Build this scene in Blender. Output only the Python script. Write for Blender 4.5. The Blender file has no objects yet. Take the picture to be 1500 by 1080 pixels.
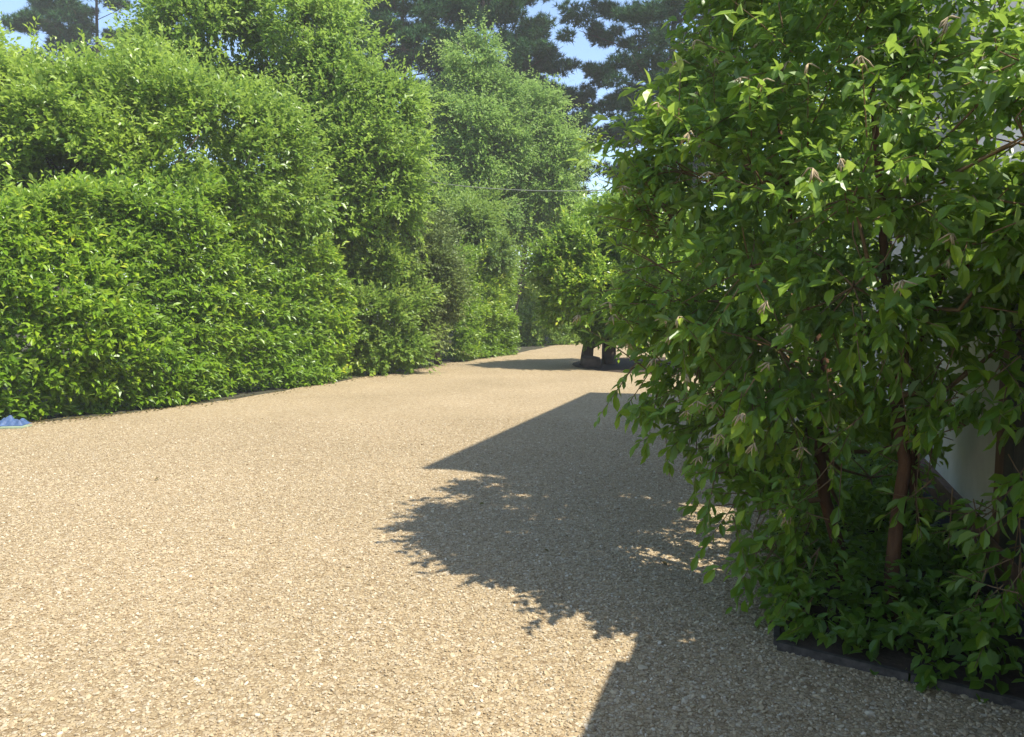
import bpy, math
import numpy as np
from mathutils import Vector, Matrix

# ------------------------------------------------------------------ camera, sky, sun, exposure
scn = bpy.context.scene
COL = scn.collection
CAMH = 1.6
F = 1080.0                      # focal length in photo pixels (photo 1500 x 1080)
PITCH = math.atan(90 / F)       # horizon at photo row 450
cd = bpy.data.cameras.new('camera')
cd.sensor_width = 36.0
cd.lens = 36.0 * F / 1500
cd.clip_start = 0.05
cd.clip_end = 2000
cam = bpy.data.objects.new('camera', cd)
cam.location = (0, 0, CAMH)
cam.rotation_euler = (math.pi / 2 - PITCH, 0, 0)
COL.objects.link(cam)
scn.camera = cam

SUN_EL = math.radians(59)
SUN_AZ = math.atan2(0.857, -0.515)      # clockwise from +Y
world = bpy.data.worlds.new('World')
scn.world = world
world.use_nodes = True
wn = world.node_tree
bg = wn.nodes['Background']
sky = wn.nodes.new('ShaderNodeTexSky')
sky.sky_type = 'NISHITA'
sky.sun_disc = False
sky.sun_elevation = SUN_EL
sky.sun_rotation = SUN_AZ
sky.air_density = 1.0
sky.dust_density = 0.5
sky.ozone_density = 1.7
bg.inputs['Strength'].default_value = 0.135
wn.links.new(sky.outputs['Color'], bg.inputs['Color'])

sd = bpy.data.lights.new('sun', 'SUN')
sd.energy = 3.7
sd.angle = math.radians(0.53)
sd.color = (1.0, 0.95, 0.86)
sun = bpy.data.objects.new('sun', sd)
sdir = Vector((math.sin(SUN_AZ) * math.cos(SUN_EL), math.cos(SUN_AZ) * math.cos(SUN_EL), math.sin(SUN_EL)))
sun.rotation_euler = (-sdir).to_track_quat('-Z', 'Y').to_euler()
sun.location = (8, -5, 20)
COL.objects.link(sun)

scn.view_settings.view_transform = 'Standard'
scn.view_settings.look = 'None'
scn.view_settings.gamma = 1.0
scn.view_settings.exposure = 1.18
scn.render.engine = 'CYCLES'
scn.cycles.max_bounces = 8
scn.cycles.diffuse_bounces = 4
scn.cycles.transmission_bounces = 6
scn.cycles.transparent_max_bounces = 4
scn.cycles.caustics_reflective = False
scn.cycles.caustics_refractive = False

# ------------------------------------------------------------------ helpers
R = np.random.default_rng(11)
CP, SP = math.cos(PITCH), math.sin(PITCH)

def ray(px, py):
    x = (px - 750) / F
    y = -(py - 540) / F
    return np.array([x, CP + SP * y, -SP + CP * y])

def gp(px, py, z=0.0):
    """ground point under a photo pixel"""
    d = ray(px, py)
    t = (z - CAMH) / d[2]
    return np.array([d[0] * t, d[1] * t, z])

def at(px, py, Y):
    d = ray(px, py)
    t = Y / d[1]
    return np.array([d[0] * t, Y, CAMH + d[2] * t])

def project(P):
    P = np.asarray(P)
    x = P[..., 0]; y = P[..., 1]; z = P[..., 2] - CAMH
    depth = y * CP - z * SP
    up = y * SP + z * CP
    depth = np.where(depth < 0.05, 0.05, depth)
    return 750 + F * x / depth, 540 - F * up / depth, depth

def tag(o, label=None, cat=None, group=None, kind=None):
    if label: o['label'] = label
    if cat: o['category'] = cat
    if group: o['group'] = group
    if kind: o['kind'] = kind
    return o

def empty(name, loc=(0, 0, 0)):
    o = bpy.data.objects.new(name, None)
    o.location = loc
    o.empty_display_size = 0.2
    COL.objects.link(o)
    return o

def link(name, me, mat=None, parent=None):
    o = bpy.data.objects.new(name, me)
    COL.objects.link(o)
    if mat is not None and len(me.materials) == 0:
        me.materials.append(mat)
    if parent is not None:
        o.parent = parent
        o.matrix_parent_inverse = parent_inv(parent)
    return o

def parent_inv(p):
    m = Matrix.Translation(p.location)
    q = p
    if p.parent is not None:
        m = Matrix.Identity(4)       # parts sit at the world origin
    return m.inverted()

def mesh_py(name, v, f, smooth=False):
    me = bpy.data.meshes.new(name)
    me.from_pydata([tuple(map(float, p)) for p in v], [], [tuple(map(int, p)) for p in f])
    if smooth:
        me.polygons.foreach_set('use_smooth', [True] * len(me.polygons))
    me.update()
    return me

def mesh_tris(name, V, T, tint=None, smooth=False):
    V = np.ascontiguousarray(V, dtype=np.float32)
    T = np.ascontiguousarray(T, dtype=np.int32)
    me = bpy.data.meshes.new(name)
    me.vertices.add(len(V))
    me.vertices.foreach_set('co', V.ravel())
    me.loops.add(T.size)
    me.loops.foreach_set('vertex_index', T.ravel())
    me.polygons.add(len(T))
    me.polygons.foreach_set('loop_start', np.arange(0, T.size, 3, dtype=np.int32))
    try:
        me.polygons.foreach_set('loop_total', np.full(len(T), 3, dtype=np.int32))
    except Exception:
        pass
    me.polygons.foreach_set('use_smooth', np.full(len(T), smooth, dtype=bool))
    if tint is not None:
        a = me.attributes.new('tint', 'FLOAT', 'FACE')
        a.data.foreach_set('value', np.ascontiguousarray(tint, dtype=np.float32))
    me.update(calc_edges=True)
    return me

class MB:
    """collects tubes and boxes for one mesh"""
    def __init__(self):
        self.v = []; self.f = []
    def tube(self, pts, rad, sides=6, cap=True):
        pts = [np.asarray(p, float) for p in pts]
        n = len(pts); b = len(self.v)
        ref = np.array([0.31, 0.17, 0.93])
        for i, p in enumerate(pts):
            t = pts[min(i + 1, n - 1)] - pts[max(i - 1, 0)]
            t = t / (np.linalg.norm(t) + 1e-9)
            r0 = ref if abs(t @ ref) < 0.9 else np.array([1.0, 0, 0])
            a = np.cross(t, r0); a /= np.linalg.norm(a) + 1e-9
            c = np.cross(t, a)
            for k in range(sides):
                an = 2 * math.pi * k / sides
                self.v.append(p + rad[i] * (a * math.cos(an) + c * math.sin(an)))
        for i in range(n - 1):
            for k in range(sides):
                k2 = (k + 1) % sides
                self.f.append((b + i * sides + k, b + i * sides + k2, b + (i + 1) * sides + k2, b + (i + 1) * sides + k))
        if cap:
            self.f.append(tuple(b + k for k in range(sides))[::-1])
            self.f.append(tuple(b + (n - 1) * sides + k for k in range(sides)))
    def hexa(self, c):
        """c: 8 corners, bottom 4 then top 4 (counter-clockwise)"""
        b = len(self.v)
        self.v += [np.asarray(p, float) for p in c]
        for q in ((3, 2, 1, 0), (4, 5, 6, 7), (0, 1, 5, 4), (1, 2, 6, 5), (2, 3, 7, 6), (3, 0, 4, 7)):
            self.f.append(tuple(b + i for i in q))
    def build(self, name, mat, parent=None, smooth=False):
        return link(name, mesh_py(name, self.v, self.f, smooth), mat, parent)

def unit(a):
    return a / (np.linalg.norm(a, axis=-1, keepdims=True) + 1e-9)

def rsphere(n, rng=R):
    return unit(rng.normal(size=(n, 3)))

def fnoise(P, scale, seed):
    """cheap smooth noise, about -1..1"""
    rg = np.random.default_rng(seed)
    K = rg.normal(size=(7, 3)) * scale
    ph = rg.uniform(0, 6.28, 7)
    return np.sin(np.asarray(P) @ K.T + ph).sum(-1) / 3.2

# ------------------------------------------------------------------ materials
def newmat(name):
    m = bpy.data.materials.new(name)
    m.use_nodes = True
    nt = m.node_tree
    nt.nodes.clear()
    out = nt.nodes.new('ShaderNodeOutputMaterial')
    return m, nt, out

def N(nt, typ, **kw):
    n = nt.nodes.new(typ)
    for k, v in kw.items():
        setattr(n, k, v)
    return n

def ramp(nt, stops):
    r = nt.nodes.new('ShaderNodeValToRGB')
    els = r.color_ramp.elements
    while len(els) < len(stops):
        els.new(0.5)
    for e, (p, c) in zip(els, stops):
        e.position = p
        e.color = (*c, 1)
    return r

def leaf_mat(name, stops, rough=0.42, spec=0.5, trans=0.3, tcol=(0.40, 0.56, 0.05), back=1.25):
    m, nt, out = newmat(name)
    at_ = N(nt, 'ShaderNodeAttribute', attribute_name='tint')
    rp = ramp(nt, [(q, (c[0] * 2.3, c[1] * 2.15, c[2] * 0.95)) for q, c in stops])
    nt.links.new(at_.outputs['Fac'], rp.inputs['Fac'])
    geo = N(nt, 'ShaderNodeNewGeometry')
    # underside of the leaf is paler and duller than its face
    hs = N(nt, 'ShaderNodeHueSaturation')
    hs.inputs['Saturation'].default_value = 0.8
    hs.inputs['Value'].default_value = back
    nt.links.new(rp.outputs['Color'], hs.inputs['Color'])
    mx = N(nt, 'ShaderNodeMix', data_type='RGBA')
    nt.links.new(geo.outputs['Backfacing'], mx.inputs['Factor'])
    nt.links.new(rp.outputs['Color'], mx.inputs['A'])
    nt.links.new(hs.outputs['Color'], mx.inputs['B'])
    p = N(nt, 'ShaderNodeBsdfPrincipled')
    p.inputs['Roughness'].default_value = rough
    p.inputs['Specular IOR Level'].default_value = spec
    nt.links.new(mx.outputs['Result'], p.inputs['Base Color'])
    tr = N(nt, 'ShaderNodeBsdfTranslucent')
    mt = N(nt, 'ShaderNodeMix', data_type='RGBA', blend_type='MIX')
    mt.inputs['Factor'].default_value = 0.55
    nt.links.new(mx.outputs['Result'], mt.inputs['A'])
    mt.inputs['B'].default_value = (*tcol, 1)
    nt.links.new(mt.outputs['Result'], tr.inputs['Color'])
    ms = N(nt, 'ShaderNodeMixShader')
    ms.inputs['Fac'].default_value = min(trans * 1.3, 0.5)
    nt.links.new(p.outputs[0], ms.inputs[1])
    nt.links.new(tr.outputs[0], ms.inputs[2])
    nt.links.new(ms.outputs[0], out.inputs['Surface'])
    return m

def plain(name, col, rough=0.8, noise=0.0, scale=8.0, col2=None, bump=0.0, spec=0.3, stretch=None):
    m, nt, out = newmat(name)
    p = N(nt, 'ShaderNodeBsdfPrincipled')
    p.inputs['Roughness'].default_value = rough
    p.inputs['Specular IOR Level'].default_value = spec
    tc = N(nt, 'ShaderNodeTexCoord')
    mp = N(nt, 'ShaderNodeMapping')
    if stretch:
        mp.inputs['Scale'].default_value = stretch
    nt.links.new(tc.outputs['Object'], mp.inputs['Vector'])
    nz = N(nt, 'ShaderNodeTexNoise')
    nz.inputs['Scale'].default_value = scale
    nz.inputs['Detail'].default_value = 6
    nz.inputs['Roughness'].default_value = 0.65
    nt.links.new(mp.outputs[0], nz.inputs['Vector'])
    c2 = col2 or tuple(c * (1 - noise) for c in col)
    rp = ramp(nt, [(0.32, c2), (0.68, col)])
    nt.links.new(nz.outputs['Fac'], rp.inputs['Fac'])
    nt.links.new(rp.outputs['Color'], p.inputs['Base Color'])
    if bump:
        b = N(nt, 'ShaderNodeBump')
        b.inputs['Strength'].default_value = bump
        b.inputs['Distance'].default_value = 0.02
        nt.links.new(nz.outputs['Fac'], b.inputs['Height'])
        nt.links.new(b.outputs[0], p.inputs['Normal'])
    nt.links.new(p.outputs[0], out.inputs['Surface'])
    return m

STONES = [(0.0, (0.26, 0.19, 0.108)), (0.16, (0.35, 0.265, 0.152)), (0.38, (0.415, 0.32, 0.187)),
          (0.6, (0.445, 0.35, 0.207)), (0.78, (0.415, 0.335, 0.22)), (0.9, (0.48, 0.395, 0.255)), (1.0, (0.57, 0.495, 0.365))]

def gravel_mat():
    m, nt, out = newmat('gravel')
    tc = N(nt, 'ShaderNodeTexCoord')
    nzw = N(nt, 'ShaderNodeTexNoise')
    nzw.inputs['Scale'].default_value = 45
    wp = N(nt, 'ShaderNodeVectorMath', operation='MULTIPLY_ADD')
    wp.inputs[1].default_value = (0.016, 0.016, 0.016)
    nt.links.new(tc.outputs['Object'], nzw.inputs['Vector'])
    nt.links.new(nzw.outputs['Color'], wp.inputs[0])
    nt.links.new(tc.outputs['Object'], wp.inputs[2])
    vo = N(nt, 'ShaderNodeTexVoronoi', feature='F1')
    vo.inputs['Scale'].default_value = 58
    nt.links.new(wp.outputs[0], vo.inputs['Vector'])
    ve = N(nt, 'ShaderNodeTexVoronoi', feature='DISTANCE_TO_EDGE')
    ve.inputs['Scale'].default_value = 58
    nt.links.new(wp.outputs[0], ve.inputs['Vector'])
    sep = N(nt, 'ShaderNodeSeparateColor')
    nt.links.new(vo.outputs['Color'], sep.inputs[0])
    rp = ramp(nt, STONES)
    nt.links.new(sep.outputs[0], rp.inputs['Fac'])
    # patches: dustier and browner drifts left by tyres and rakes
    big = N(nt, 'ShaderNodeTexNoise')
    big.inputs['Scale'].default_value = 0.55
    big.inputs['Detail'].default_value = 5
    nt.links.new(tc.outputs['Object'], big.inputs['Vector'])
    rb = ramp(nt, [(0.3, (0.86, 0.84, 0.80)), (0.7, (1.04, 1.02, 1.0))])
    nt.links.new(big.outputs['Fac'], rb.inputs['Fac'])
    mid = N(nt, 'ShaderNodeTexNoise')
    mid.inputs['Scale'].default_value = 16
    mid.inputs['Detail'].default_value = 6
    mid.inputs['Roughness'].default_value = 0.75
    nt.links.new(tc.outputs['Object'], mid.inputs['Vector'])
    rm = ramp(nt, [(0.36, (0.78, 0.75, 0.71)), (0.5, (0.97, 0.97, 0.96)), (0.66, (1.13, 1.13, 1.15))])
    nt.links.new(mid.outputs['Fac'], rm.inputs['Fac'])
    m1 = N(nt, 'ShaderNodeMix', data_type='RGBA', blend_type='MULTIPLY')
    m1.inputs['Factor'].default_value = 1
    nt.links.new(rp.outputs['Color'], m1.inputs['A'])
    nt.links.new(rb.outputs['Color'], m1.inputs['B'])
    m2 = N(nt, 'ShaderNodeMix', data_type='RGBA', blend_type='MULTIPLY')
    m2.inputs['Factor'].default_value = 1
    nt.links.new(m1.outputs['Result'], m2.inputs['A'])
    nt.links.new(rm.outputs['Color'], m2.inputs['B'])
    # darker towards the edges between stones
    re = ramp(nt, [(0.0, (0.42, 0.38, 0.34)), (0.13, (1, 1, 1))])
    nt.links.new(ve.outputs['Distance'], re.inputs['Fac'])
    m3 = N(nt, 'ShaderNodeMix', data_type='RGBA', blend_type='MULTIPLY')
    m3.inputs['Factor'].default_value = 0.8
    nt.links.new(m2.outputs['Result'], m3.inputs['A'])
    nt.links.new(re.outputs['Color'], m3.inputs['B'])
    p = N(nt, 'ShaderNodeBsdfPrincipled')
    p.inputs['Roughness'].default_value = 0.85
    p.inputs['Specular IOR Level'].default_value = 0.2
    nt.links.new(m3.outputs['Result'], p.inputs['Base Color'])
    hm = N(nt, 'ShaderNodeMath', operation='MULTIPLY_ADD')
    nt.links.new(sep.outputs[1], hm.inputs[0])
    hm.inputs[1].default_value = 0.35
    mn = N(nt, 'ShaderNodeMath', operation='MINIMUM')
    nt.links.new(ve.outputs['Distance'], mn.inputs[0])
    mn.inputs[1].default_value = 0.3
    nt.links.new(mn.outputs[0], hm.inputs[2])
    b = N(nt, 'ShaderNodeBump')
    b.inputs['Strength'].default_value = 0.42
    b.inputs['Distance'].default_value = 0.012
    nt.links.new(hm.outputs[0], b.inputs['Height'])
    nt.links.new(b.outputs[0], p.inputs['Normal'])
    nt.links.new(p.outputs[0], out.inputs['Surface'])
    return m

def pebble_mat():
    m, nt, out = newmat('pebble')
    oi = N(nt, 'ShaderNodeObjectInfo')
    rp = ramp(nt, STONES)
    nt.links.new(oi.outputs['Random'], rp.inputs['Fac'])
    p = N(nt, 'ShaderNodeBsdfPrincipled')
    p.inputs['Roughness'].default_value = 0.7
    p.inputs['Specular IOR Level'].default_value = 0.3
    nt.links.new(rp.outputs['Color'], p.inputs['Base Color'])
    nt.links.new(p.outputs[0], out.inputs['Surface'])
    return m

M = {}
M['gravel'] = gravel_mat()
M['pebble'] = pebble_mat()
M['soil'] = plain('soil', (0.075, 0.05, 0.032), 0.95, 0.5, 14, bump=0.8)
M['ground'] = plain('ground', (0.075, 0.07, 0.04), 0.95, 0.5, 3, bump=0.6)
M['render_wall'] = plain('render_wall', (0.60, 0.57, 0.52), 0.9, 0.22, 2.2, bump=0.25)
M['oak'] = plain('oak', (0.17, 0.085, 0.045), 0.7, 0.55, 9, bump=0.4, stretch=(1, 1, 0.15))
M['oak_long'] = plain('oak_long', (0.19, 0.10, 0.06), 0.7, 0.5, 9, bump=0.4, stretch=(3, 0.3, 3))
M['door'] = plain('door_wood', (0.055, 0.05, 0.038), 0.8, 0.5, 9, bump=0.4, stretch=(1, 1, 0.15))
M['plinth'] = plain('plinth', (0.10, 0.10, 0.105), 0.85, 0.35, 12, bump=0.4)
M['slate'] = plain('slate', (0.13, 0.135, 0.145), 0.6, 0.4, 6, bump=0.3)
M['white_metal'] = plain('white_metal', (0.72, 0.72, 0.70), 0.45, 0.05, 4)
M['edging'] = plain('edging', (0.11, 0.095, 0.078), 0.95, 0.6, 22, bump=0.4, spec=0.1)
M['bark_red'] = plain('bark_red', (0.15, 0.072, 0.032), 0.85, 0.6, 16, bump=0.8, stretch=(1, 1, 0.35))
M['bark'] = plain('bark', (0.12, 0.095, 0.07), 0.9, 0.55, 9, bump=0.8, stretch=(1, 1, 0.25))
M['bark_pale'] = plain('bark_pale', (0.36, 0.33, 0.27), 0.85, 0.6, 7, bump=0.5, stretch=(1, 1, 0.6))
M['bark_pine'] = plain('bark_pine', (0.13, 0.085, 0.06), 0.9, 0.5, 5, bump=0.8)
M['twig'] = plain('twig', (0.24, 0.15, 0.07), 0.8, 0.4, 20)
M['dry'] = plain('dry', (0.55, 0.42, 0.24), 0.9, 0.45, 40)
M['blue'] = plain('blue_plastic', (0.07, 0.13, 0.28), 0.6, 0.5, 9, spec=0.6)
M['palegreen'] = plain('palegreen_plastic', (0.35, 0.42, 0.27), 0.5, 0.2, 9)
M['stone'] = plain('stone', (0.15, 0.115, 0.09), 0.9, 0.45, 6, bump=0.6)
M['cable'] = plain('cable', (0.26, 0.27, 0.22), 0.6, 0.1, 4)

M['near_leaf'] = leaf_mat('near_leaf', [(0.0, (0.028, 0.064, 0.016)), (0.45, (0.056, 0.112, 0.022)), (0.8, (0.105, 0.17, 0.026)), (1.0, (0.20, 0.26, 0.03))],
                          rough=0.37, spec=0.45, trans=0.34, tcol=(0.42, 0.58, 0.04))
M['laurel'] = leaf_mat('laurel_leaf', [(0.0, (0.03, 0.07, 0.012)), (0.5, (0.07, 0.135, 0.016)), (0.85, (0.13, 0.20, 0.02)), (1.0, (0.23, 0.26, 0.04))],
                       rough=0.36, spec=0.5, trans=0.28)
M['lime'] = leaf_mat('lime_leaf', [(0.0, (0.045, 0.09, 0.022)), (0.5, (0.085, 0.15, 0.03)), (1.0, (0.16, 0.23, 0.045))], rough=0.45, trans=0.36)
M['lime_dark'] = leaf_mat('lime_dark_leaf', [(0.0, (0.035, 0.075, 0.018)), (0.5, (0.07, 0.13, 0.026)), (1.0, (0.15, 0.21, 0.04))], rough=0.38, trans=0.32)
M['birch'] = leaf_mat('birch_leaf', [(0.0, (0.05, 0.10, 0.035)), (0.5, (0.085, 0.155, 0.05)), (1.0, (0.14, 0.21, 0.06))], rough=0.5, trans=0.36, tcol=(0.34, 0.50, 0.10))
M['dull'] = leaf_mat('dull_leaf', [(0.0, (0.036, 0.062, 0.022)), (0.5, (0.066, 0.10, 0.036)), (1.0, (0.12, 0.15, 0.06))], rough=0.5, trans=0.25, tcol=(0.18, 0.22, 0.06))
M['shrub'] = leaf_mat('shrub_leaf', [(0.0, (0.04, 0.085, 0.022)), (0.5, (0.075, 0.13, 0.03)), (1.0, (0.15, 0.19, 0.05))], rough=0.45, trans=0.3)
M['pine'] = leaf_mat('pine_needle', [(0.0, (0.010, 0.030, 0.020)), (0.5, (0.016, 0.054, 0.026)), (1.0, (0.032, 0.085, 0.034))], rough=0.7, spec=0.12, trans=0.1, tcol=(0.06, 0.1, 0.04))
M['wood_far'] = leaf_mat('far_leaf', [(0.0, (0.03, 0.06, 0.025)), (0.5, (0.06, 0.105, 0.035)), (1.0, (0.10, 0.16, 0.05))], rough=0.55, trans=0.3)

# ------------------------------------------------------------------ foliage builders
def tmpl_full(curl=0.12, fold=0.10):
    """eight-triangle leaf: along +Y, face +Z, folded on the midrib and curling down"""
    def z(y): return -curl * y * y
    V = np.array([[0, 0, 0], [0, .33, z(.33)], [0, .70, z(.70)], [0, 1, z(1)],
                  [.40, .30, z(.3) + fold], [.46, .66, z(.66) + fold], [-.40, .30, z(.3) + fold], [-.46, .66, z(.66) + fold]])
    T = np.array([[0, 4, 1], [1, 4, 5], [1, 5, 2], [2, 5, 3], [0, 1, 6], [1, 7, 6], [1, 2, 7], [2, 3, 7]])
    return V, T
def tmpl_mid():
    V = np.array([[0, 0, 0], [.5, .48, .10], [0, .5, -.03], [-.5, .48, .10], [0, 1, -.12]])
    T = np.array([[0, 1, 2], [0, 2, 3], [2, 1, 4], [2, 4, 3]])
    return V, T
def tmpl_two():
    V = np.array([[0, 0, 0], [.5, .5, .10], [0, 1, -.06], [-.5, .5, .10]])
    T = np.array([[0, 1, 2], [0, 2, 3]])
    return V, T
def tmpl_needle():
    V = np.array([[-.5, 0, 0], [.5, 0, 0], [0, 1, 0]])
    T = np.array([[0, 1, 2]])
    return V, T
FULL, MID, TWO, NEEDLE = tmpl_full(), tmpl_mid(), tmpl_two(), tmpl_needle()

def frames(D, Nn):
    D = unit(D)
    X = unit(np.cross(D, Nn))
    Z = np.cross(X, D)
    return X, D, Z

def leaf_mesh(name, P, D, Nn, L, W, tint, tm):
    V0, T0 = tm
    X, Y, Z = frames(D, Nn)
    n = len(P); k = len(V0)
    V = (P[:, None, :] + X[:, None, :] * (V0[None, :, 0:1] * W[:, None, None]) + Y[:, None, :] * (V0[None, :, 1:2] * L[:, None, None])
         + Z[:, None, :] * (V0[None, :, 2:3] * L[:, None, None]))
    T = (T0[None] + (np.arange(n) * k)[:, None, None]).reshape(-1, 3)
    return mesh_tris(name, V.reshape(-1, 3), T, np.repeat(tint, len(T0)))

def spray(S, T, ltw, k, L, rng, open_=0.95, droop=0.25, wr=0.5, up=0.8, tb=None, jit=0.35):
    """k leaves along each twig starting at S in direction T"""
    n = len(S)
    T = unit(T)
    ref = np.where(np.abs(T[:, 2:3]) < 0.9, np.array([[0, 0, 1.0]]), np.array([[1.0, 0, 0]]))
    A = unit(np.cross(T, ref)); B = np.cross(T, A)
    ph0 = rng.uniform(0, 6.28, n)
    Ps, Ds, Ns, Ls, Ts = [], [], [], [], []
    ltw = np.broadcast_to(ltw, (n,))
    for i in range(k):
        t = (i + 0.6) / k
        phi = ph0 + i * 2.4 + rng.normal(0, 0.3, n)
        a = open_ * (1.15 - 0.75 * t) + rng.normal(0, 0.18, n)
        side = A * np.cos(phi)[:, None] + B * np.sin(phi)[:, None]
        d = T * np.cos(a)[:, None] + side * np.sin(a)[:, None]
        d[:, 2] -= droop * rng.uniform(0.4, 1.4, n)
        p = S + T * (ltw * t)[:, None]
        p[:, 2] -= 0.25 * droop * ltw * t * t
        nn = np.array([[0, 0, up]]) + T * 0.55 + np.array([[0.2, -0.2, 0]]) + rng.normal(0, jit, (n, 3))
        Ps.append(p); Ds.append(unit(d)); Ns.append(nn)
        Ls.append(L * rng.uniform(0.5, 1.3, n) * (1.08 - 0.3 * abs(t - 0.5)))
        base = 0.42 if tb is None else tb
        Ts.append(np.clip(base + 0.22 * t + rng.normal(0, 0.14, n), 0, 1))
    P = np.concatenate(Ps); D = np.concatenate(Ds); Nn = np.concatenate(Ns); Lx = np.concatenate(Ls); Tt = np.concatenate(Ts)
    return P, D, Nn, Lx, Lx * wr * rng.uniform(0.85, 1.15, len(Lx)), Tt

def lobe_points(lobes, n, rng, shell=0.22, inner=0.72, back_keep=0.5, upb=0.25):
    """points near the outside of a union of ellipsoids, with outward directions"""
    C = np.array([l[0] for l in lobes]); Rr = np.array([l[1] if np.ndim(l[1]) else (l[1],) * 3 for l in lobes], float)
    w = (Rr[:, 0] * Rr[:, 1] + Rr[:, 1] * Rr[:, 2] + Rr[:, 0] * Rr[:, 2]); w /= w.sum()
    out_p, out_d = [], []
    got = 0
    for _ in range(30):
        m = n
        idx = rng.choice(len(C), m, p=w)
        d = rsphere(m, rng)
        q0 = C[idx] + d * Rr[idx]
        sc = 1.0 / np.mean(Rr)
        r = 1 - np.abs(rng.normal(0, shell, m)) + 0.15 * fnoise(q0, 2.4 * sc, 5) + 0.10 * fnoise(q0, 6.0 * sc, 6)
        p = C[idx] + d * Rr[idx] * r[:, None]
        nd = unit(d / Rr[idx])
        ok = np.ones(m, bool)
        for c, rr in zip(C, Rr):
            q = np.linalg.norm((p - c) / rr, axis=1)
            ok &= (q > inner) | (rng.uniform(size=m) < 0.12)
        away = (nd[:, 1] > 0.35)
        ok &= ~(away & (rng.uniform(size=m) > back_keep))
        ok &= p[:, 2] > 0.03
        ok &= rng.uniform(size=m) < 0.55 + 0.95 * fnoise(p, 2.6 / np.mean(Rr), 9)
        out_p.append(p[ok]); out_d.append(nd[ok]); got += ok.sum()
        if got >= n: break
    P = np.concatenate(out_p)[:n]; D = np.concatenate(out_d)[:n]
    D = unit(D * 0.9 + np.array([[0, 0, upb]]) + rng.normal(0, 0.35, P.shape))
    return P, D

def limbs(mb, base, lobes, r0, rng, split=0.4, sides=6, subs=2, trunk_top=None):
    C = np.array([l[0] for l in lobes])
    top = C[:, 2].max()
    cen = C.mean(0)
    tt = trunk_top if trunk_top is not None else base[2] + 0.72 * (top - base[2])
    pts, rad = [], []
    nseg = 9
    for i in range(nseg):
        t = i / (nseg - 1)
        p = np.array([base[0] + (cen[0] - base[0]) * t ** 1.5, base[1] + (cen[1] - base[1]) * t ** 1.5, base[2] - 0.1 + (tt - base[2]) * t])
        p[:2] += rng.normal(0, 0.35 * r0, 2) * (t > 0)
        pts.append(p); rad.append(r0 * (1.25 if i == 0 else 1) * (1 - 0.72 * t))
    mb.tube(pts, rad, 9)
    for c, r in [(l[0], np.mean(l[1])) for l in lobes]:
        c = np.asarray(c, float)
        h = base[2] + (c[2] - base[2]) * rng.uniform(0.35, 0.7)
        h = min(max(h, base[2] + split * (tt - base[2]) * 0.5), tt)
        t = (h - base[2]) / (tt - base[2] + 1e-6)
        j = min(int(t * (nseg - 1)), nseg - 2)
        f = t * (nseg - 1) - j
        s = pts[j] * (1 - f) + pts[j + 1] * f
        rs = r0 * (1 - 0.72 * t) * 0.5
        mid = s * 0.5 + c * 0.5 + np.array([0, 0, -0.06 * np.linalg.norm(c - s)]) + rng.normal(0, 0.06 * r, 3)
        mb.tube([s, mid, c], [rs, rs * 0.65, rs * 0.32], sides)
        for _ in range(subs):
            d = rsphere(1, rng)[0]; d[2] = abs(d[2]) * 0.7
            e = c + d * r * 0.95
            mb.tube([c, (c + e) / 2 + rng.normal(0, 0.05 * r, 3), e], [rs * 0.32, rs * 0.2, rs * 0.07], 4)

def make_lobes(center, rad, n, rng, lr=(0.32, 0.5), squash=0.85, fill=0.75, zlo=-1.0):
    """lobes filling a larger ellipsoid, so that the crown billows"""
    center = np.array(center, float); rad = np.array(rad, float)
    L = []
    k = 0
    while len(L) < n and k < 4000:
        k += 1
        d = rsphere(1, rng)[0]
        if d[2] < zlo: continue
        r = rng.uniform(0.35, 1.0) ** 0.6 * fill
        c = center + d * rad * r
        s = rng.uniform(*lr) * rad.mean()
        L.append((c, np.array([s, s, s * squash])))
    return L

def broadleaf(name, label, lobes, base, r0, nspray, k, leaf, mat, seed, bark='bark', tm=TWO, ltw=0.45, droop=0.25, wr=0.55,
              group=None, cat='tree', inner=0.6, open_=0.95, shell=0.30, tvar=0.18, back_keep=0.6, upb=0.25, tb=None, subs=2, up=0.8):
    rng = np.random.default_rng(seed)
    root = empty(name, (float(base[0]), float(base[1]), 0))
    tag(root, label, cat, group)
    mb = MB()
    limbs(mb, np.array([base[0], base[1], 0.0]), lobes, r0, rng, subs=subs)
    mb.build('trunk', M[bark], root, True)
    S, T = lobe_points(lobes, int(nspray * 2.1), rng, shell=shell, inner=inner, back_keep=back_keep, upb=upb)
    leaf = leaf * 1.12
    P, D, Nn, L, W, Tt = spray(S - T * ltw * 0.5, T, ltw * rng.uniform(0.6, 1.3, len(S)), k, leaf, rng, droop=droop, wr=wr, open_=open_, tb=tb, up=up)
    # ragged leading shoots that break the outline
    ns = max(40, int(nspray * 0.16))
    ix = rng.choice(len(S), ns, replace=False)
    T3 = unit(T[ix] + np.array([[0, 0, .35]]) + rng.normal(0, .25, (ns, 3)))
    E = spray(S[ix], T3, ltw * rng.uniform(1.0, 2.1, ns), 13, leaf * .95, rng, droop=droop * 1.2, wr=wr, open_=.9, tb=.62, up=up)
    P, D, Nn, L, W, Tt = [np.concatenate(z) for z in zip((P, D, Nn, L, W, Tt), E)]
    Tt = np.clip(Tt + tvar * fnoise(P, 0.9, seed) + .18 * fnoise(P, .35, seed + 3), 0, 1)
    ok = P[:, 2] > 0.02
    me = leaf_mesh('crown', P[ok], D[ok], Nn[ok], L[ok], W[ok], Tt[ok], tm)
    tag(link('crown', me, M[mat], root), kind='stuff')
    return root

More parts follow.
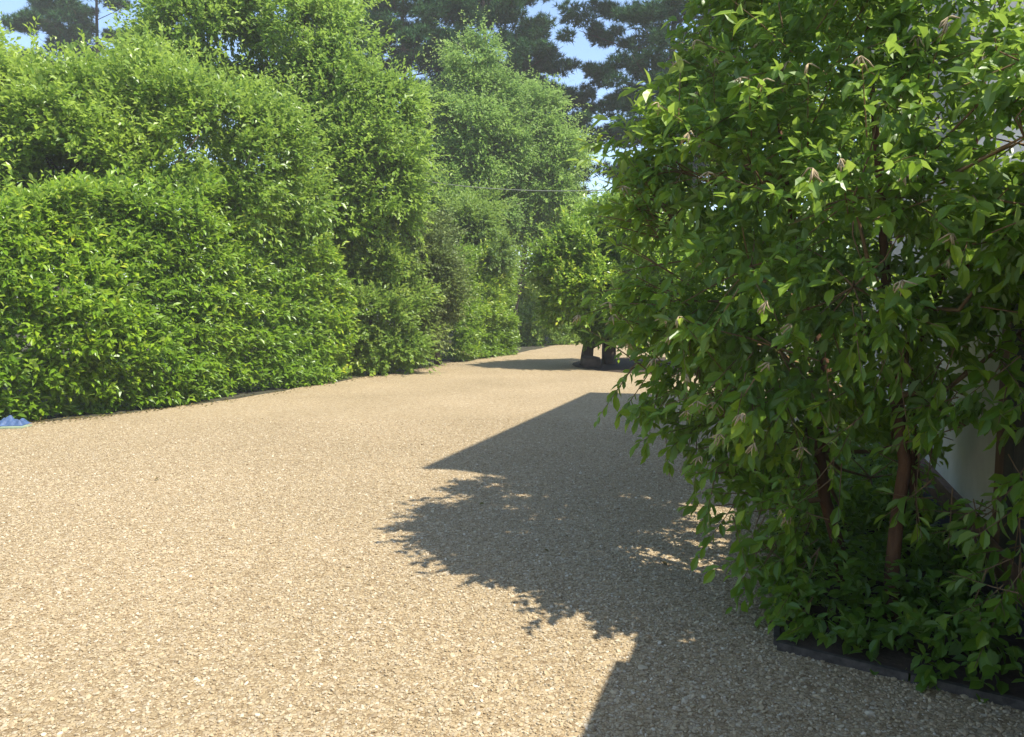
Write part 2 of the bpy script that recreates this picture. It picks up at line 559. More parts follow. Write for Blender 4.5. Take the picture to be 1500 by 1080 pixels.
# ------------------------------------------------------------------ ground
def sheet(name, poly, z, mat, kind='structure'):
    me = mesh_py(name, [(p[0], p[1], z) for p in poly], [tuple(range(len(poly)))])
    o = link(name, me, mat)
    tag(o, kind=kind)
    return o

n_ = 48
sheet('ground', [(600 * math.cos(2 * math.pi * i / n_), 600 * math.sin(2 * math.pi * i / n_)) for i in range(n_)], 0.0, M['ground'])

# foot of the hedge / left edge of the drive, from photo pixels on the ground
EDGE = [gp(*p)[:2] for p in ((-330, 668), (0, 624), (160, 609), (330, 587), (520, 555), (610, 541), (660, 531), (745, 520), (800, 509), (838, 500))]
EDGE = np.array(EDGE)
# the house front: line through HO with direction HU, HN points into the house
HU = np.array([0.339, 0.941]); HN = np.array([0.941, -0.339]); HO = np.array([1.2, 0.0])
def hp(a, p, z):
    q = HO + HU * a + HN * p
    return np.array([q[0], q[1], z])

def smooth_poly(P, n, rng, j):
    s = np.concatenate([[0], np.cumsum(np.linalg.norm(np.diff(P, axis=0), axis=1))])
    t = np.linspace(0, s[-1], n)
    Q = np.stack([np.interp(t, s, P[:, 0]), np.interp(t, s, P[:, 1])], 1)
    Q[1:-1] += rng.normal(0, j, (n - 2, 2))
    return Q
left = smooth_poly(EDGE, 90, R, 0.035)
right = np.array([[9.5, 37.0], [6.4, 24.0], [7.6, 20.5], [7.0, 16.0], hp(14.5, 0.2, 0)[:2], hp(12.3, 0.2, 0)[:2], hp(-7, 0.2, 0)[:2]])
drive = np.concatenate([np.array([[-18.0, -9.0]]), left, np.array([[5.2, 41.0], [8.0, 52.0], [14.0, 60.0], [17, 58], [11.5, 48]]), right, np.array([[-2, -9.0]])])
sheet('gravel_drive', drive, 0.004, M['gravel'])
# bed under the far laurel on the right
fb = []
for i in range(28):
    a = 2 * math.pi * i / 28
    fb.append((4.6 + 2.9 * math.cos(a) * (1 + R.normal(0, .03)), 20.3 + 3.2 * math.sin(a) * (1 + R.normal(0, .03))))
sheet('shrub_bed', fb, 0.012, M['soil'])

# loose stones of the drive near the camera (uncountable): points + geometry nodes
def gravel_stones():
    rg = np.random.default_rng(3)
    pts = []
    n = 340000
    d = 2.2 + (10.5 - 2.2) * rg.uniform(0, 1, n) ** 0.9
    x = rg.uniform(-0.78, 0.78, n) * d
    keep = rg.uniform(size=n) < np.clip(d / 10.5 * 1.3, 0, 1) * np.clip((11.5 - d) / 5.5, 0.0, 1.0)
    x, d = x[keep], d[keep]
    q = np.stack([x, d], 1)
    # not in the bed, not under the hedge, not in the house
    a = (q - HO) @ HU; p = (q - HO) @ HN
    inbed = in_poly(q, BED)
    le = np.interp(d, EDGE[:, 1], EDGE[:, 0])
    ok = (p < -0.05) & ~inbed & (x > le + 0.05)
    q = q[ok]
    n = len(q)
    me = bpy.data.meshes.new('loose_stones')
    me.vertices.add(n)
    z = np.full(n, 0.006)
    me.vertices.foreach_set('co', np.stack([q[:, 0], q[:, 1], z], 1).astype(np.float32).ravel())
    s = rg.lognormal(0, 0.33, n)[:, None] * np.array([[0.0064, 0.0050, 0.0030]]) * rg.uniform(0.75, 1.25, (n, 3))
    big = rg.uniform(size=n) < 0.006
    s[big] *= 1.7
    at1 = me.attributes.new('sc', 'FLOAT_VECTOR', 'POINT'); at1.data.foreach_set('vector', s.astype(np.float32).ravel())
    r = np.stack([rg.normal(0, .35, n), rg.normal(0, .35, n), rg.uniform(0, 6.28, n)], 1)
    at2 = me.attributes.new('ro', 'FLOAT_VECTOR', 'POINT'); at2.data.foreach_set('vector', r.astype(np.float32).ravel())
    o = link('loose_stones', me)
    tag(o, 'loose angular beige gravel stones strewn over the drive', 'gravel', kind='stuff')
    ng = bpy.data.node_groups.new('stones', 'GeometryNodeTree')
    ng.interface.new_socket('Geometry', in_out='INPUT', socket_type='NodeSocketGeometry')
    ng.interface.new_socket('Geometry', in_out='OUTPUT', socket_type='NodeSocketGeometry')
    gi = ng.nodes.new('NodeGroupInput'); go = ng.nodes.new('NodeGroupOutput')
    ico = ng.nodes.new('GeometryNodeMeshIcoSphere'); ico.inputs['Radius'].default_value = 1; ico.inputs['Subdivisions'].default_value = 1
    # knock the sphere out of round
    sp_ = ng.nodes.new('GeometryNodeSetPosition')
    nz = ng.nodes.new('ShaderNodeTexNoise'); nz.inputs['Scale'].default_value = 1.1
    vm = ng.nodes.new('ShaderNodeVectorMath'); vm.operation = 'SUBTRACT'; vm.inputs[1].default_value = (.5, .5, .5)
    vs = ng.nodes.new('ShaderNodeVectorMath'); vs.operation = 'SCALE'; vs.inputs['Scale'].default_value = 1.3
    ng.links.new(nz.outputs['Color'], vm.inputs[0]); ng.links.new(vm.outputs[0], vs.inputs[0])
    ng.links.new(ico.outputs['Mesh'], sp_.inputs['Geometry']); ng.links.new(vs.outputs[0], sp_.inputs['Offset'])
    ss = ng.nodes.new('GeometryNodeSetShadeSmooth'); ss.inputs['Shade Smooth'].default_value = False
    ng.links.new(sp_.outputs[0], ss.inputs['Geometry'])
    sm = ng.nodes.new('GeometryNodeSetMaterial'); sm.inputs['Material'].default_value = M['pebble']
    ng.links.new(ss.outputs[0], sm.inputs['Geometry'])
    ip = ng.nodes.new('GeometryNodeInstanceOnPoints')
    na = ng.nodes.new('GeometryNodeInputNamedAttribute'); na.data_type = 'FLOAT_VECTOR'; na.inputs['Name'].default_value = 'sc'
    nb = ng.nodes.new('GeometryNodeInputNamedAttribute'); nb.data_type = 'FLOAT_VECTOR'; nb.inputs['Name'].default_value = 'ro'
    ng.links.new(gi.outputs[0], ip.inputs['Points'])
    ng.links.new(sm.outputs[0], ip.inputs['Instance'])
    ng.links.new(na.outputs['Attribute'], ip.inputs['Scale'])
    ng.links.new(nb.outputs['Attribute'], ip.inputs['Rotation'])
    ng.links.new(ip.outputs[0], go.inputs[0])
    md = o.modifiers.new('stones', 'NODES'); md.node_group = ng

def in_poly(q, poly):
    poly = np.asarray(poly)[:, :2]
    inside = np.zeros(len(q), bool)
    j = len(poly) - 1
    for i in range(len(poly)):
        a, b = poly[i], poly[j]
        c = ((a[1] > q[:, 1]) != (b[1] > q[:, 1])) & (q[:, 0] < (b[0] - a[0]) * (q[:, 1] - a[1]) / (b[1] - a[1] + 1e-12) + a[0])
        inside ^= c
        j = i
    return inside

# flower bed against the house with its dark edging
C0 = gp(1138, 952)[:2]
C1 = gp(1500, 1040)[:2]
dirn = (C1 - C0) / np.linalg.norm(C1 - C0)
pC = float((C0 - HO) @ HN)
dp = float(dirn @ HN)
C2 = C0 + dirn * ((-0.02 - pC) / dp)
C3 = C0 + HU * 5.2
C4 = C3 + HN * (-0.02 - pC)
BED = np.array([C0, C2, C4, C3])
bedv, bedf = [], []
nu, nv = 14, 10
for i in range(nu):
    for j in range(nv):
        u, v = i / (nu - 1), j / (nv - 1)
        q = (C0 * (1 - v) + C2 * v) * (1 - u) + (C3 * (1 - v) + C4 * v) * u
        edge = min(u, 1 - u, v) * 5
        bedv.append((q[0], q[1], 0.035 + 0.05 * min(edge, 1) + R.normal(0, 0.008)))
for i in range(nu - 1):
    for j in range(nv - 1):
        bedf.append((i * nv + j, i * nv + j + 1, (i + 1) * nv + j + 1, (i + 1) * nv + j))
tag(link('soil_bed', mesh_py('soil_bed', bedv, bedf, True), M['soil']), kind='structure')
edg = empty('bed_edging', (float(C0[0]), float(C0[1]), 0))
tag(edg, 'low dark edging strip round the planting bed by the house', 'edging')
def edging_run(A, B, n):
    t = (B - A) / np.linalg.norm(B - A)
    w = np.array([-t[1], t[0]]) * 0.016
    Ls = np.linalg.norm(B - A) / n
    for i in range(n):
        a = A + t * (Ls * i + 0.004); b = A + t * (Ls * (i + 1) - 0.004)
        h = 0.04 + R.normal(0, 0.002)
        j = R.normal(0, 0.004, 2)
        mb = MB()
        bot = [a - w, b - w, b + w, a + w]
        cs = [(*(q + j), -0.02) for q in bot] + [(*(q + j), h) for q in (a - w * .8, b - w * .8, b + w * .8, a + w * .8)]
        mb.hexa(cs)
        mb.build('edging_piece', M['edging'], edg)
edging_run(C0, C2, 2)
edging_run(C0 + HU * 0.03, C3, 9)
gravel_stones()

# ------------------------------------------------------------------ the house (front mostly behind the tree)
house = empty('house', tuple(map(float, hp(6, 0, 0))))
tag(house, 'white rendered house with brown timber posts behind the leafy tree', 'house')
def hbox(name, a0, a1, p0, p1, z0, z1, mat):
    mb = MB()
    mb.hexa([hp(a0, p0, z0), hp(a1, p0, z0), hp(a1, p1, z0), hp(a0, p1, z0), hp(a0, p0, z1), hp(a1, p0, z1), hp(a1, p1, z1), hp(a0, p1, z1)][::1])
    return mb.build(name, M[mat], house)
A0, A1, A2 = -6.0, 5.31, 12.1        # lean-to from A0 to A1, tall block from A1 to A2
EAVE_LOW, EAVE = 2.4, 6.85
hbox('plinth', A0, A2, -0.02, 4.95, -0.05, 0.24, 'plinth')
hbox('wall', A1, A2, 0.0, 5.0, 0.24, EAVE, 'render_wall')
AL = 2.5
hbox('side_wall', A0 + 0.002, AL, 0.0, 4.9, 0.24, EAVE_LOW, 'render_wall')
hbox('wing_wall', AL + 0.002, A1 - 0.002, 0.0, 0.22, 0.24, 2.2, 'render_wall')
hbox('coping', AL + 0.01, A1 - 0.004, -0.07, 0.29, 2.202, 2.27, 'slate')
hbox('sole_plate', A0, A2, -0.05, 0.1, 0.242, 0.40, 'oak_long')
for a in (-5.9, -3.4, -1.0, 1.4, 3.95, 8.6, 12.0):
    hbox('post', a - 0.08, a + 0.08, -0.04, 0.08, 0.402, (EAVE_LOW if a < 2.8 else 2.19 + 0.16 if a < 5.2 else EAVE) - 0.16, 'oak')
dr = hbox('door', 2.95, 3.868, -0.03, 0.05, 0.26, 2.16, 'door')
for i in range(6):
    mbd = MB()
    x0 = 2.97 + i * 0.149
    mbd.hexa([hp(x0, -0.045, .27), hp(x0 + .142, -0.045, .27), hp(x0 + .142, -0.031, .27), hp(x0, -0.031, .27), hp(x0, -0.045, 2.15), hp(x0 + .142, -0.045, 2.15), hp(x0 + .142, -0.031, 2.15), hp(x0, -0.031, 2.15)])
    mbd.build('board', M['door'], dr)
hbox('wall_plate', A0, AL, -0.045, 0.1, EAVE_LOW - 0.158, EAVE_LOW - 0.002, 'oak_long')
# roofs: thick slabs with an overhang
def slab(name, prof, a0, a1, mat):
    """prof: closed outline in (p, z)"""
    n = len(prof)
    v = [hp(a0, p, z) for p, z in prof] + [hp(a1, p, z) for p, z in prof]
    f = [tuple(range(n))[::-1], tuple(range(n, 2 * n))] + [(i, (i + 1) % n, n + (i + 1) % n, n + i) for i in range(n)]
    return link(name, mesh_py(name, v, f), M[mat], house)
slab('lean_to_roof', [(-0.28, 2.36), (4.9, 4.9), (4.9, 5.02), (-0.28, 2.46)], A0 - 0.2, AL + 0.25, 'slate')
slab('roof', [(-0.30, EAVE - 0.05), (2.5, EAVE + 1.7), (5.3, EAVE - 0.05), (5.3, EAVE + 0.08), (2.5, EAVE + 1.86), (-0.30, EAVE + 0.08)], A1 - 0.02, A2 + 0.12, 'slate')
slab('gable', [(0.002, EAVE - 0.002), (4.998, EAVE - 0.002), (2.5, EAVE + 1.68)], A1 + 0.004, A1 + 0.2, 'render_wall')
gb = MB(); gb.tube([hp(A1 - 0.05, -0.34, EAVE - 0.02), hp(A2 + 0.15, -0.34, EAVE - 0.02)], [0.055, 0.055], 8)
gb.build('gutter', M['plinth'], house, True)
gb = MB(); gb.tube([hp(A0 - 0.2, -0.33, 2.37), hp(AL, -0.33, 2.37)], [0.05, 0.05], 8)
gb.build('gutter', M['plinth'], house, True)

# ------------------------------------------------------------------ laurel hedge on the left
def pick_leaf_objects(P, D, Nn, L, W, Tt, mat, parent, n, name, maxd, rng, curls=((0.1, 0.08), (0.28, 0.12), (0.45, 0.05), (0.18, 0.2))):
    """the n leaves that show largest become objects of their own; returns the mask of the rest"""
    u, v, dep = project(P)
    ins = (u > -10) & (u < 1510) & (v > -10) & (v < 1090) & (dep < maxd)
    size = np.where(ins, L / dep, 0)
    # only leaves that nothing hides: first in their small image cell
    cell = (np.floor(u / 14).astype(int) * 1000 + np.floor(v / 14).astype(int))
    order = np.argsort(dep)
    first = np.zeros(len(P), bool)
    _, fi = np.unique(cell[order], return_index=True)
    first[order[fi]] = True
    size = np.where(first, size, 0)
    sel = np.argsort(-size)[:n]
    var = []
    for ci, (c, f) in enumerate(curls):
        V0, T0 = tmpl_full(c, f)
        for tv in (0.3, 0.5, 0.7, 0.9):
            me = mesh_tris('leaf', V0, T0, np.full(len(T0), tv))
            me.materials.append(mat)
            var.append((me, tv, ci))
    X, Y, Z = frames(D[sel], Nn[sel])
    for i, s in enumerate(sel):
        ci = rng.integers(len(curls))
        k = ci * 4 + int(np.argmin([abs(tv - Tt[s]) for tv in (0.3, 0.5, 0.7, 0.9)]))
        o = bpy.data.objects.new(name, var[k][0])
        COL.objects.link(o)
        o.parent = parent
        m = Matrix(((*X[i],), (*Y[i],), (*Z[i],))).transposed().to_4x4()
        m = Matrix.Translation(Vector(P[s])) @ m @ Matrix.Diagonal((W[s], L[s], L[s], 1))
        o.matrix_parent_inverse = Matrix.Identity(4)
        o.matrix_local = parent.matrix_basis.inverted() @ m if parent.parent is None else m
        # parts hang under a root that only translates
        if parent.parent is not None:
            o.matrix_local = m
    rest = np.ones(len(P), bool)
    rest[sel] = False
    return rest

def hedge(name, label, path, height, thick, nspray, k, leaf, mat, seed, lean=0.12, tm=MID, bulge=0.25, topn=0.22, wr=0.42, nleafobj=0, cat='hedge', ltw=0.3, end=False):
    rng = np.random.default_rng(seed)
    path = np.asarray(path, float)
    seg = np.linalg.norm(np.diff(path, axis=0), axis=1); cum = np.concatenate([[0], np.cumsum(seg)])
    tot = cum[-1]
    root = empty(name, (float(path[len(path) // 2][0]), float(path[len(path) // 2][1]), 0))
    tag(root, label, cat)
    def pos(s):
        return np.stack([np.interp(s, cum, path[:, 0]), np.interp(s, cum, path[:, 1])], 1)
    def side(s):
        d = pos(np.clip(s + 0.4, 0, tot)) - pos(np.clip(s - 0.4, 0, tot))
        d = unit(d)
        return np.stack([d[:, 1], -d[:, 0]], 1)       # to the right of the path: towards the drive
    n1 = int(nspray * (1 - topn))
    s = rng.uniform(0, tot, n1)
    hh = np.interp(s, np.linspace(0, tot, len(height)), height)
    v = rng.uniform(0, 1, n1) ** 0.95
    q = pos(s); sd_ = side(s)
    z = 0.04 + v * hh
    X3 = np.stack([q[:, 0], q[:, 1], z], 1)
    und = 0.17 * fnoise(X3, 1.1, seed + 1) + 0.13 * fnoise(X3 * np.array([1, 1, 1.8]), 2.6, seed + 2)
    out = bulge * np.sin(np.pi * np.clip(v, 0, 1) ** 0.8) + und - lean * v * hh - 0.05 + 0.12 * (v < 0.12) * rng.uniform(-1, .6, n1)
    depth = np.abs(rng.normal(0, 0.16, n1)) + 0.6 * (rng.uniform(size=n1) < 0.25)
    off = out - depth
    P0 = X3.copy(); P0[:, :2] += sd_ * off[:, None]
    T0 = np.concatenate([sd_, np.full((n1, 1), 0.42)], 1) + rng.normal(0, 0.42, (n1, 3))
    n2 = nspray - n1
    s2 = rng.uniform(0, tot, n2); w = rng.uniform(0, 1, n2)
    h2 = np.interp(s2, np.linspace(0, tot, len(height)), height)
    q2 = pos(s2); sd2 = side(s2)
    P2 = np.stack([q2[:, 0], q2[:, 1], h2 + 0.25 * np.sin(w * 3.1)], 1)
    P2[:, :2] += sd2 * (-lean * h2 - w * thick)[:, None]
    P2[:, 2] += 0.28 * fnoise(P2, 1.3, seed + 4) - np.abs(rng.normal(0, 0.2, n2))
    T2 = np.tile([[0, 0, 1.0]], (n2, 1)) + np.concatenate([sd2 * 0.4, np.zeros((n2, 1))], 1) + rng.normal(0, 0.4, (n2, 3))
    S = np.concatenate([P0, P2]); T = unit(np.concatenate([T0, T2]))
    if end:
        n3 = nspray // 7
        e = path[-1]; d = unit(path[-1] - path[-2]); sdv = np.array([d[1], -d[0]])
        z3 = rng.uniform(0, height[-1], n3); w3 = rng.uniform(0, thick, n3)
        P3 = np.stack([e[0] - sdv[0] * (w3 + lean * z3) , e[1] - sdv[1] * (w3 + lean * z3), z3], 1)
        P3[:, :2] += d * (0.2 * fnoise(P3, 1.4, seed) - np.abs(rng.normal(0, .15, n3)) + 0.2 * np.sin(z3 / height[-1] * 3.1))[:, None]
        T3 = np.tile([[d[0], d[1], .4]], (n3, 1)) + rng.normal(0, .4, (n3, 3))
        S = np.concatenate([S, P3]); T = unit(np.concatenate([T, T3]))
    S[:, 2] = np.maximum(S[:, 2], 0.05)
    P, D, Nn, L, W, Tt = spray(S - T * ltw * 0.6, T, ltw * rng.uniform(0.6, 1.2, len(S)), k, leaf, rng, droop=0.3, wr=wr, open_=1.0)
    ix = rng.choice(len(S), len(S) // 45, replace=False)
    T4 = unit(T[ix] + np.array([[0, 0, .6]]))
    E = spray(S[ix] - T4 * .1, T4, rng.uniform(.35, .65, len(ix)), 9, leaf, rng, droop=.3, wr=wr, open_=.9, tb=.6)
    P, D, Nn, L, W, Tt = [np.concatenate(z_) for z_ in zip((P, D, Nn, L, W, Tt), E)]
    Tt = np.clip(Tt + 0.2 * fnoise(P, 0.8, seed + 8), 0, 1)
    P[:, 2] = np.maximum(P[:, 2], 0.03)
    # inner branchwork
    for i in range(max(2, int(tot * 1.0))):
        mb = MB()
        ss = np.array([rng.uniform(0.1, tot - 0.1)])
        b = pos(ss)[0] - side(ss)[0] * rng.uniform(0.75, thick * 0.8)
        hgt = np.interp(ss[0], np.linspace(0, tot, len(height)), height)
        top = np.array([b[0] + rng.normal(0, .3), b[1] + rng.normal(0, .3), hgt * rng.uniform(.6, .72)])
        b3 = np.array([b[0], b[1], -0.05])
        mb.tube([b3, (b3 + top) / 2 + rng.normal(0, .08, 3), top], [0.05, 0.035, 0.012], 5)
        for _ in range(3):
            t = rng.uniform(0.15, 0.8); c = b3 + (top - b3) * t
            o = side(ss)[0] * rng.uniform(0.2, 0.6)
            mb.tube([c, c + np.array([o[0], o[1], rng.uniform(.1, .5)])], [0.018, 0.006], 4)
        mb.build('stem', M['bark'], root)
    rest = np.ones(len(P), bool)
    if nleafobj:
        rest = pick_leaf_objects(P, D, Nn, L, W, Tt, M[mat], root, nleafobj, 'leaf', 25, rng)
    me = leaf_mesh('foliage', P[rest], D[rest], Nn[rest], L[rest], W[rest], Tt[rest], tm)
    tag(link('foliage', me, M[mat], root), kind='stuff')
    return root

hp0 = EDGE[:5].copy()
hp0 = np.concatenate([[EDGE[0] + (EDGE[0] - EDGE[1]) * 0.6], hp0])
hp0 += np.array([-0.17, 0.06])
hedge('laurel_hedge', 'long glossy green laurel hedge along the gravel beside the blue plastic', hp0, [2.9, 2.9, 2.9, 3.0, 3.3, 3.8, 4.1, 2.9], 1.6, 14500, 8, 0.132, 'laurel', 21, nleafobj=300, end=True)
h2 = np.array([gp(672, 531)[:2], gp(742, 521)[:2], gp(748, 519)[:2]]) + np.array([0.12, 0.0])
hedge('clipped_hedge', 'short bright green clipped hedge end beyond the dull shrub', h2, [3.0, 3.2, 3.1], 1.8, 5600, 7, 0.12, 'laurel', 33, lean=0.02, tm=TWO, bulge=0.12, end=True)

# ------------------------------------------------------------------ trees behind the hedge
def PL(*rows):
    """lobes given as (px, py, Y, radius)"""
    return [(at(a, b, y), np.array([r, r, r * 0.88])) for a, b, y, r in rows]

g1 = 'trees behind the laurel hedge'
rg = np.random.default_rng(5)
l1 = PL(*[(a_, b_, y_ + (0.55 if b_ >= 225 else 0.2), r_) for a_, b_, y_, r_ in ((10, 155, 14, 1.2), (60, 215, 13.5, 1.4), (140, 175, 14.5, 1.2), (220, 185, 14, 1.4), (130, 250, 13, 1.2), (290, 200, 14, 1.3), (330, 260, 13.6, 1.2), (20, 280, 12.5, 1.1),
        (230, 270, 13.2, 1.1), (390, 230, 14.6, 1.0), (-80, 180, 13, 1.5), (110, 180, 13.3, 1.0), (235, 140, 15.3, .9), (350, 190, 14.8, .9), (-70, 110, 15, 1.3), (430, 290, 15, .8))])
broadleaf('field_maple', 'lush dark leaved tree arching over the laurel hedge', l1, (at(120, 450, 15)[0], 15.2), 0.17, 5200, 9, 0.105, 'lime_dark', 41, group=g1, ltw=0.5, droop=0.3)
l2 = PL((300, 60, 19, 1.7), (380, -20, 19.5, 1.7), (285, -10, 20, 1.3), (450, 60, 19, 1.5), (480, 150, 18.5, 1.4), (400, 140, 18.6, 1.4), (520, 220, 18, 1.2), (560, 150, 18.8, 1.0), (550, 270, 18, 1.1),
        (470, 270, 17.8, 1.2), (340, 150, 19.2, 1.4), (235, 85, 20, 1.0), (460, -60, 20, 1.4), (590, 230, 18.6, .8), (330, -110, 20, 1.5), (530, 90, 19.4, .8), (500, 330, 18, .9), (580, 310, 18.3, .7))
broadleaf('lime_tree', 'tall billowing bright green tree rising highest behind the laurel hedge', l2, (at(420, 450, 20)[0], 20), 0.24, 7400, 9, 0.115, 'lime', 43, group=g1, ltw=0.55, droop=0.3)
lime = [o for o in COL.objects if o.name == 'lime_tree'][0]
for ps, rr in ((((400, 262), (412, 242), (428, 231), (447, 229)), .02),):
    mb = MB(); mb.tube([at(a_, b_, 16.7) for a_, b_ in ps], [rr * (1 - .2 * i) for i in range(len(ps))], 6)
    mb.build('bare_branch', M['bark_pale'], lime, True)
# slender birches
l3 = PL((690, 80, 28, .9), (670, 140, 28, 1.2), (720, 150, 28, 1.2), (650, 210, 27.5, 1.2), (700, 230, 27.5, 1.4), (740, 220, 28, 1.0), (660, 290, 27, 1.2), (720, 300, 27.5, 1.2), (630, 170, 28, .7), (690, 180, 27, 1.0))
broadleaf('birch_tree', 'soft pale green birch with a pointed crown before the pines', l3, (at(690, 450, 28)[0], 28), 0.16, 3600, 9, 0.115, 'birch', 45, bark='bark_pale', droop=0.5, ltw=0.7, group='soft green trees before the pines')
l4 = PL((790, 150, 29, .8), (780, 200, 29, 1.1), (820, 230, 29, 1.1), (800, 280, 28.6, 1.1), (760, 270, 28.6, 1.0), (830, 310, 29, 1.0), (770, 330, 28.6, .9), (800, 350, 29, .9))
broadleaf('birch_tree', 'pale birch leaning out above the clipped hedge', l4, (at(752, 450, 29)[0], 29), 0.10, 2700, 9, 0.115, 'birch', 46, bark='bark', droop=0.5, ltw=0.7, group='soft green trees before the pines')
l5 = PL((690, 330, 24, .9), (660, 320, 24.5, .8), (720, 370, 24, .8), (680, 390, 25, .8), (640, 360, 24, .9), (725, 400, 26, .7), (705, 300, 25, .6))
broadleaf('hazel_bush', 'bright green bush rising behind the dull shrub and clipped hedge', l5, (at(690, 450, 24.6)[0], 24.6), 0.1, 1900, 8, 0.11, 'wood_far', 47, cat='bush')
# shrubs between the hedges
l6 = PL((500, 400, 18, .75), (540, 460, 17.6, .8), (560, 390, 18.2, .8), (500, 480, 17.4, .6), (585, 500, 17.9, .65), (560, 525, 17.6, .5), (530, 350, 18.6, .7), (590, 440, 18.4, .7), (515, 525, 17.5, .5), (545, 500, 17.9, .6), (490, 440, 18.2, .7))
broadleaf('green_shrub', 'loose mid green shrub at the end of the laurel hedge', l6, (at(545, 450, 18.4)[0], 18.4), 0.07, 2600, 8, 0.10, 'shrub', 48, cat='shrub', bark='bark', ltw=0.4)
l7 = PL((595, 365, 19.4, .75), (622, 385, 19.6, .8), (590, 330, 20, .75), (640, 430, 20, .75), (610, 430, 19.3, .75), (628, 340, 20.4, .6), (652, 400, 20.4, .5), (610, 480, 19.4, .6), (655, 465, 20.5, .42), (570, 310, 19.8, .6), (632, 495, 20.0, .42), (600, 510, 19.6, .4), (600, 260, 20.5, .5))
broadleaf('dull_shrub', 'big brownish green shrub with a dark hollow at its foot', l7, (at(640, 450, 20.4)[0], 20.4), 0.09, 3400, 9, 0.085, 'dull', 49, cat='shrub', ltw=0.4, tvar=0.25)
l8 = PL((785, 470, 31, 1.0), (810, 490, 32, .9), (760, 440, 32, 1.0), (770, 495, 30.4, .5), (830, 480, 34, 1.0), (800, 420, 34, 1.2))
broadleaf('roadside_bush', 'low light green bush where the drive bends out of sight', l8, (at(795, 450, 32.4)[0], 32.4), 0.08, 1900, 8, 0.12, 'shrub', 50, cat='bush')
# laurel on the right beyond the house
l9 = PL((850, 370, 19.5, .9), (815, 390, 19.5, .75), (840, 430, 19, .7), (900, 340, 20, 1.1), (880, 420, 19, .9), (940, 400, 19.4, 1.1), (930, 470, 19, .8), (870, 470, 19.4, .55), (960, 330, 20.5, 1.1), (990, 450, 19.5, 1.0), (1010, 380, 20.5, 1.1), (815, 450, 19.6, .45))
broadleaf('clipped_laurel', 'rounded yellow green laurel tree on a stout trunk beside the drive', l9, (at(858, 530, 20.2)[0], 20.2), 0.19, 4200, 8, 0.115, 'laurel', 51, cat='tree', ltw=0.35)

# ------------------------------------------------------------------ pines
def pine(label, base, H, r0, seed, z0=0.35, spread=3.4, nb=34, ntuft=150):
    rng = np.random.default_rng(seed)
    root = empty('pine_tree', (base[0], base[1], 0))
    tag(root, label, 'pine tree', 'tall dark pines against the sky')
    mb = MB()
    pts, rad = [], []
    for i in range(10):
        t = i / 9
        pts.append(np.array([base[0] + 0.5 * math.sin(seed + 2.1 * t), base[1] + 0.3 * math.cos(seed * 1.7 + 2 * t), -0.1 + H * 0.97 * t]))
        rad.append(r0 * (1 - 0.86 * t))
    mb.tube(pts, rad, 9)
    PX, TX = [], []
    for b in range(nb):
        t = z0 + (1 - z0) * ((b + rng.uniform(0, .8)) / nb)
        az = b * 2.4 + rng.normal(0, .4)
        prof = math.sin(math.pi * min(1, (1 - t) / (1 - z0) * 0.62 + 0.16)) ** 0.8
        ln = spread * prof * rng.uniform(.7, 1.15) + 0.4
        s = np.array([np.interp(t, np.linspace(0, .97, 10), [p[0] for p in pts]), np.interp(t, np.linspace(0, .97, 10), [p[1] for p in pts]), H * t])
        d = np.array([math.cos(az), math.sin(az), 0.0])
        e = s + d * ln + np.array([0, 0, ln * (0.12 + 0.45 * (t - z0))])
        m_ = (s + e) / 2 + np.array([0, 0, -0.08 * ln])
        rb = r0 * 0.28 * (1.1 - t)
        mb.tube([s, m_, e], [rb, rb * .7, rb * .25], 5)
        # clumps of shoots along the outer part of the branch and its side shoots
        nc = max(4, int(ln * 3.0))
        for c in range(nc):
            f = rng.uniform(0.35, 1.05)
            cpos = (s * (1 - f) ** 2 + 2 * m_ * f * (1 - f) + e * f * f) if f <= 1 else e + d * 0.2
            sidev = np.array([-d[1], d[0], 0]) * rng.normal(0, .38) * ln * 0.6
            cc = cpos + sidev + np.array([0, 0, rng.uniform(-.05, .35)])
            mb.tube([cpos, cc], [rb * .25, rb * .1], 4)
            cr = rng.uniform(.38, .7)
            q = rsphere(ntuft // 3, rng); q[:, 2] = q[:, 2] * 0.6 + .12
            PX.append(cc + q * cr * rng.uniform(.35, 1, (len(q), 1)))
            TX.append(unit(q + np.array([[0, 0, .7]]) + rng.normal(0, .25, q.shape)))
    mb.build('trunk', M['bark_pine'], root, True)
    S = np.concatenate(PX); T = np.concatenate(TX)
    k = 13
    n = len(S)
    P = np.repeat(S, k, 0)
    D = unit(np.repeat(T, k, 0) * 0.7 + rsphere(n * k, rng) * 0.75)
    Nn = rng.normal(size=P.shape)
    L = rng.uniform(.20, .34, n * k)
    me = leaf_mesh('crown', P, D, Nn, L, np.full(n * k, 0.042), np.clip(.4 + np.repeat(rng.normal(0, .2, n), k) + rng.normal(0, .1, n * k), 0, 1), NEEDLE)
    tag(link('crown', me, M['pine'], root), kind='stuff')
def X_at(px, Y): return float(at(px, 450, Y)[0])
pine('tall pine whose bare trunk shows between the lime tree and the birch', (X_at(608, 37), 37.0), 20.5, .30, 3, .38, 3.3, 34)
pine('broad dense pine directly behind the pointed birch', (X_at(715, 38), 38.0), 19.5, .32, 8, .35, 3.5, 38)
pine('shorter pine with low spreading boughs beside the sky gap', (X_at(775, 40), 40.0), 13.8, .24, 13, .4, 2.3, 28)
pine('large pine rising beyond the rounded laurel tree', (X_at(985, 36), 36.0), 21.0, .32, 17, .30, 3.7, 44)
pine('pine half hidden behind the top of the lime tree', (X_at(520, 42), 42.0), 19.2, .28, 23, .4, 2.7, 30)
pine('pine standing apart beyond the dark leaved tree', (X_at(165, 44), 44.0), 22.0, .30, 29, .4, 3.3, 30)
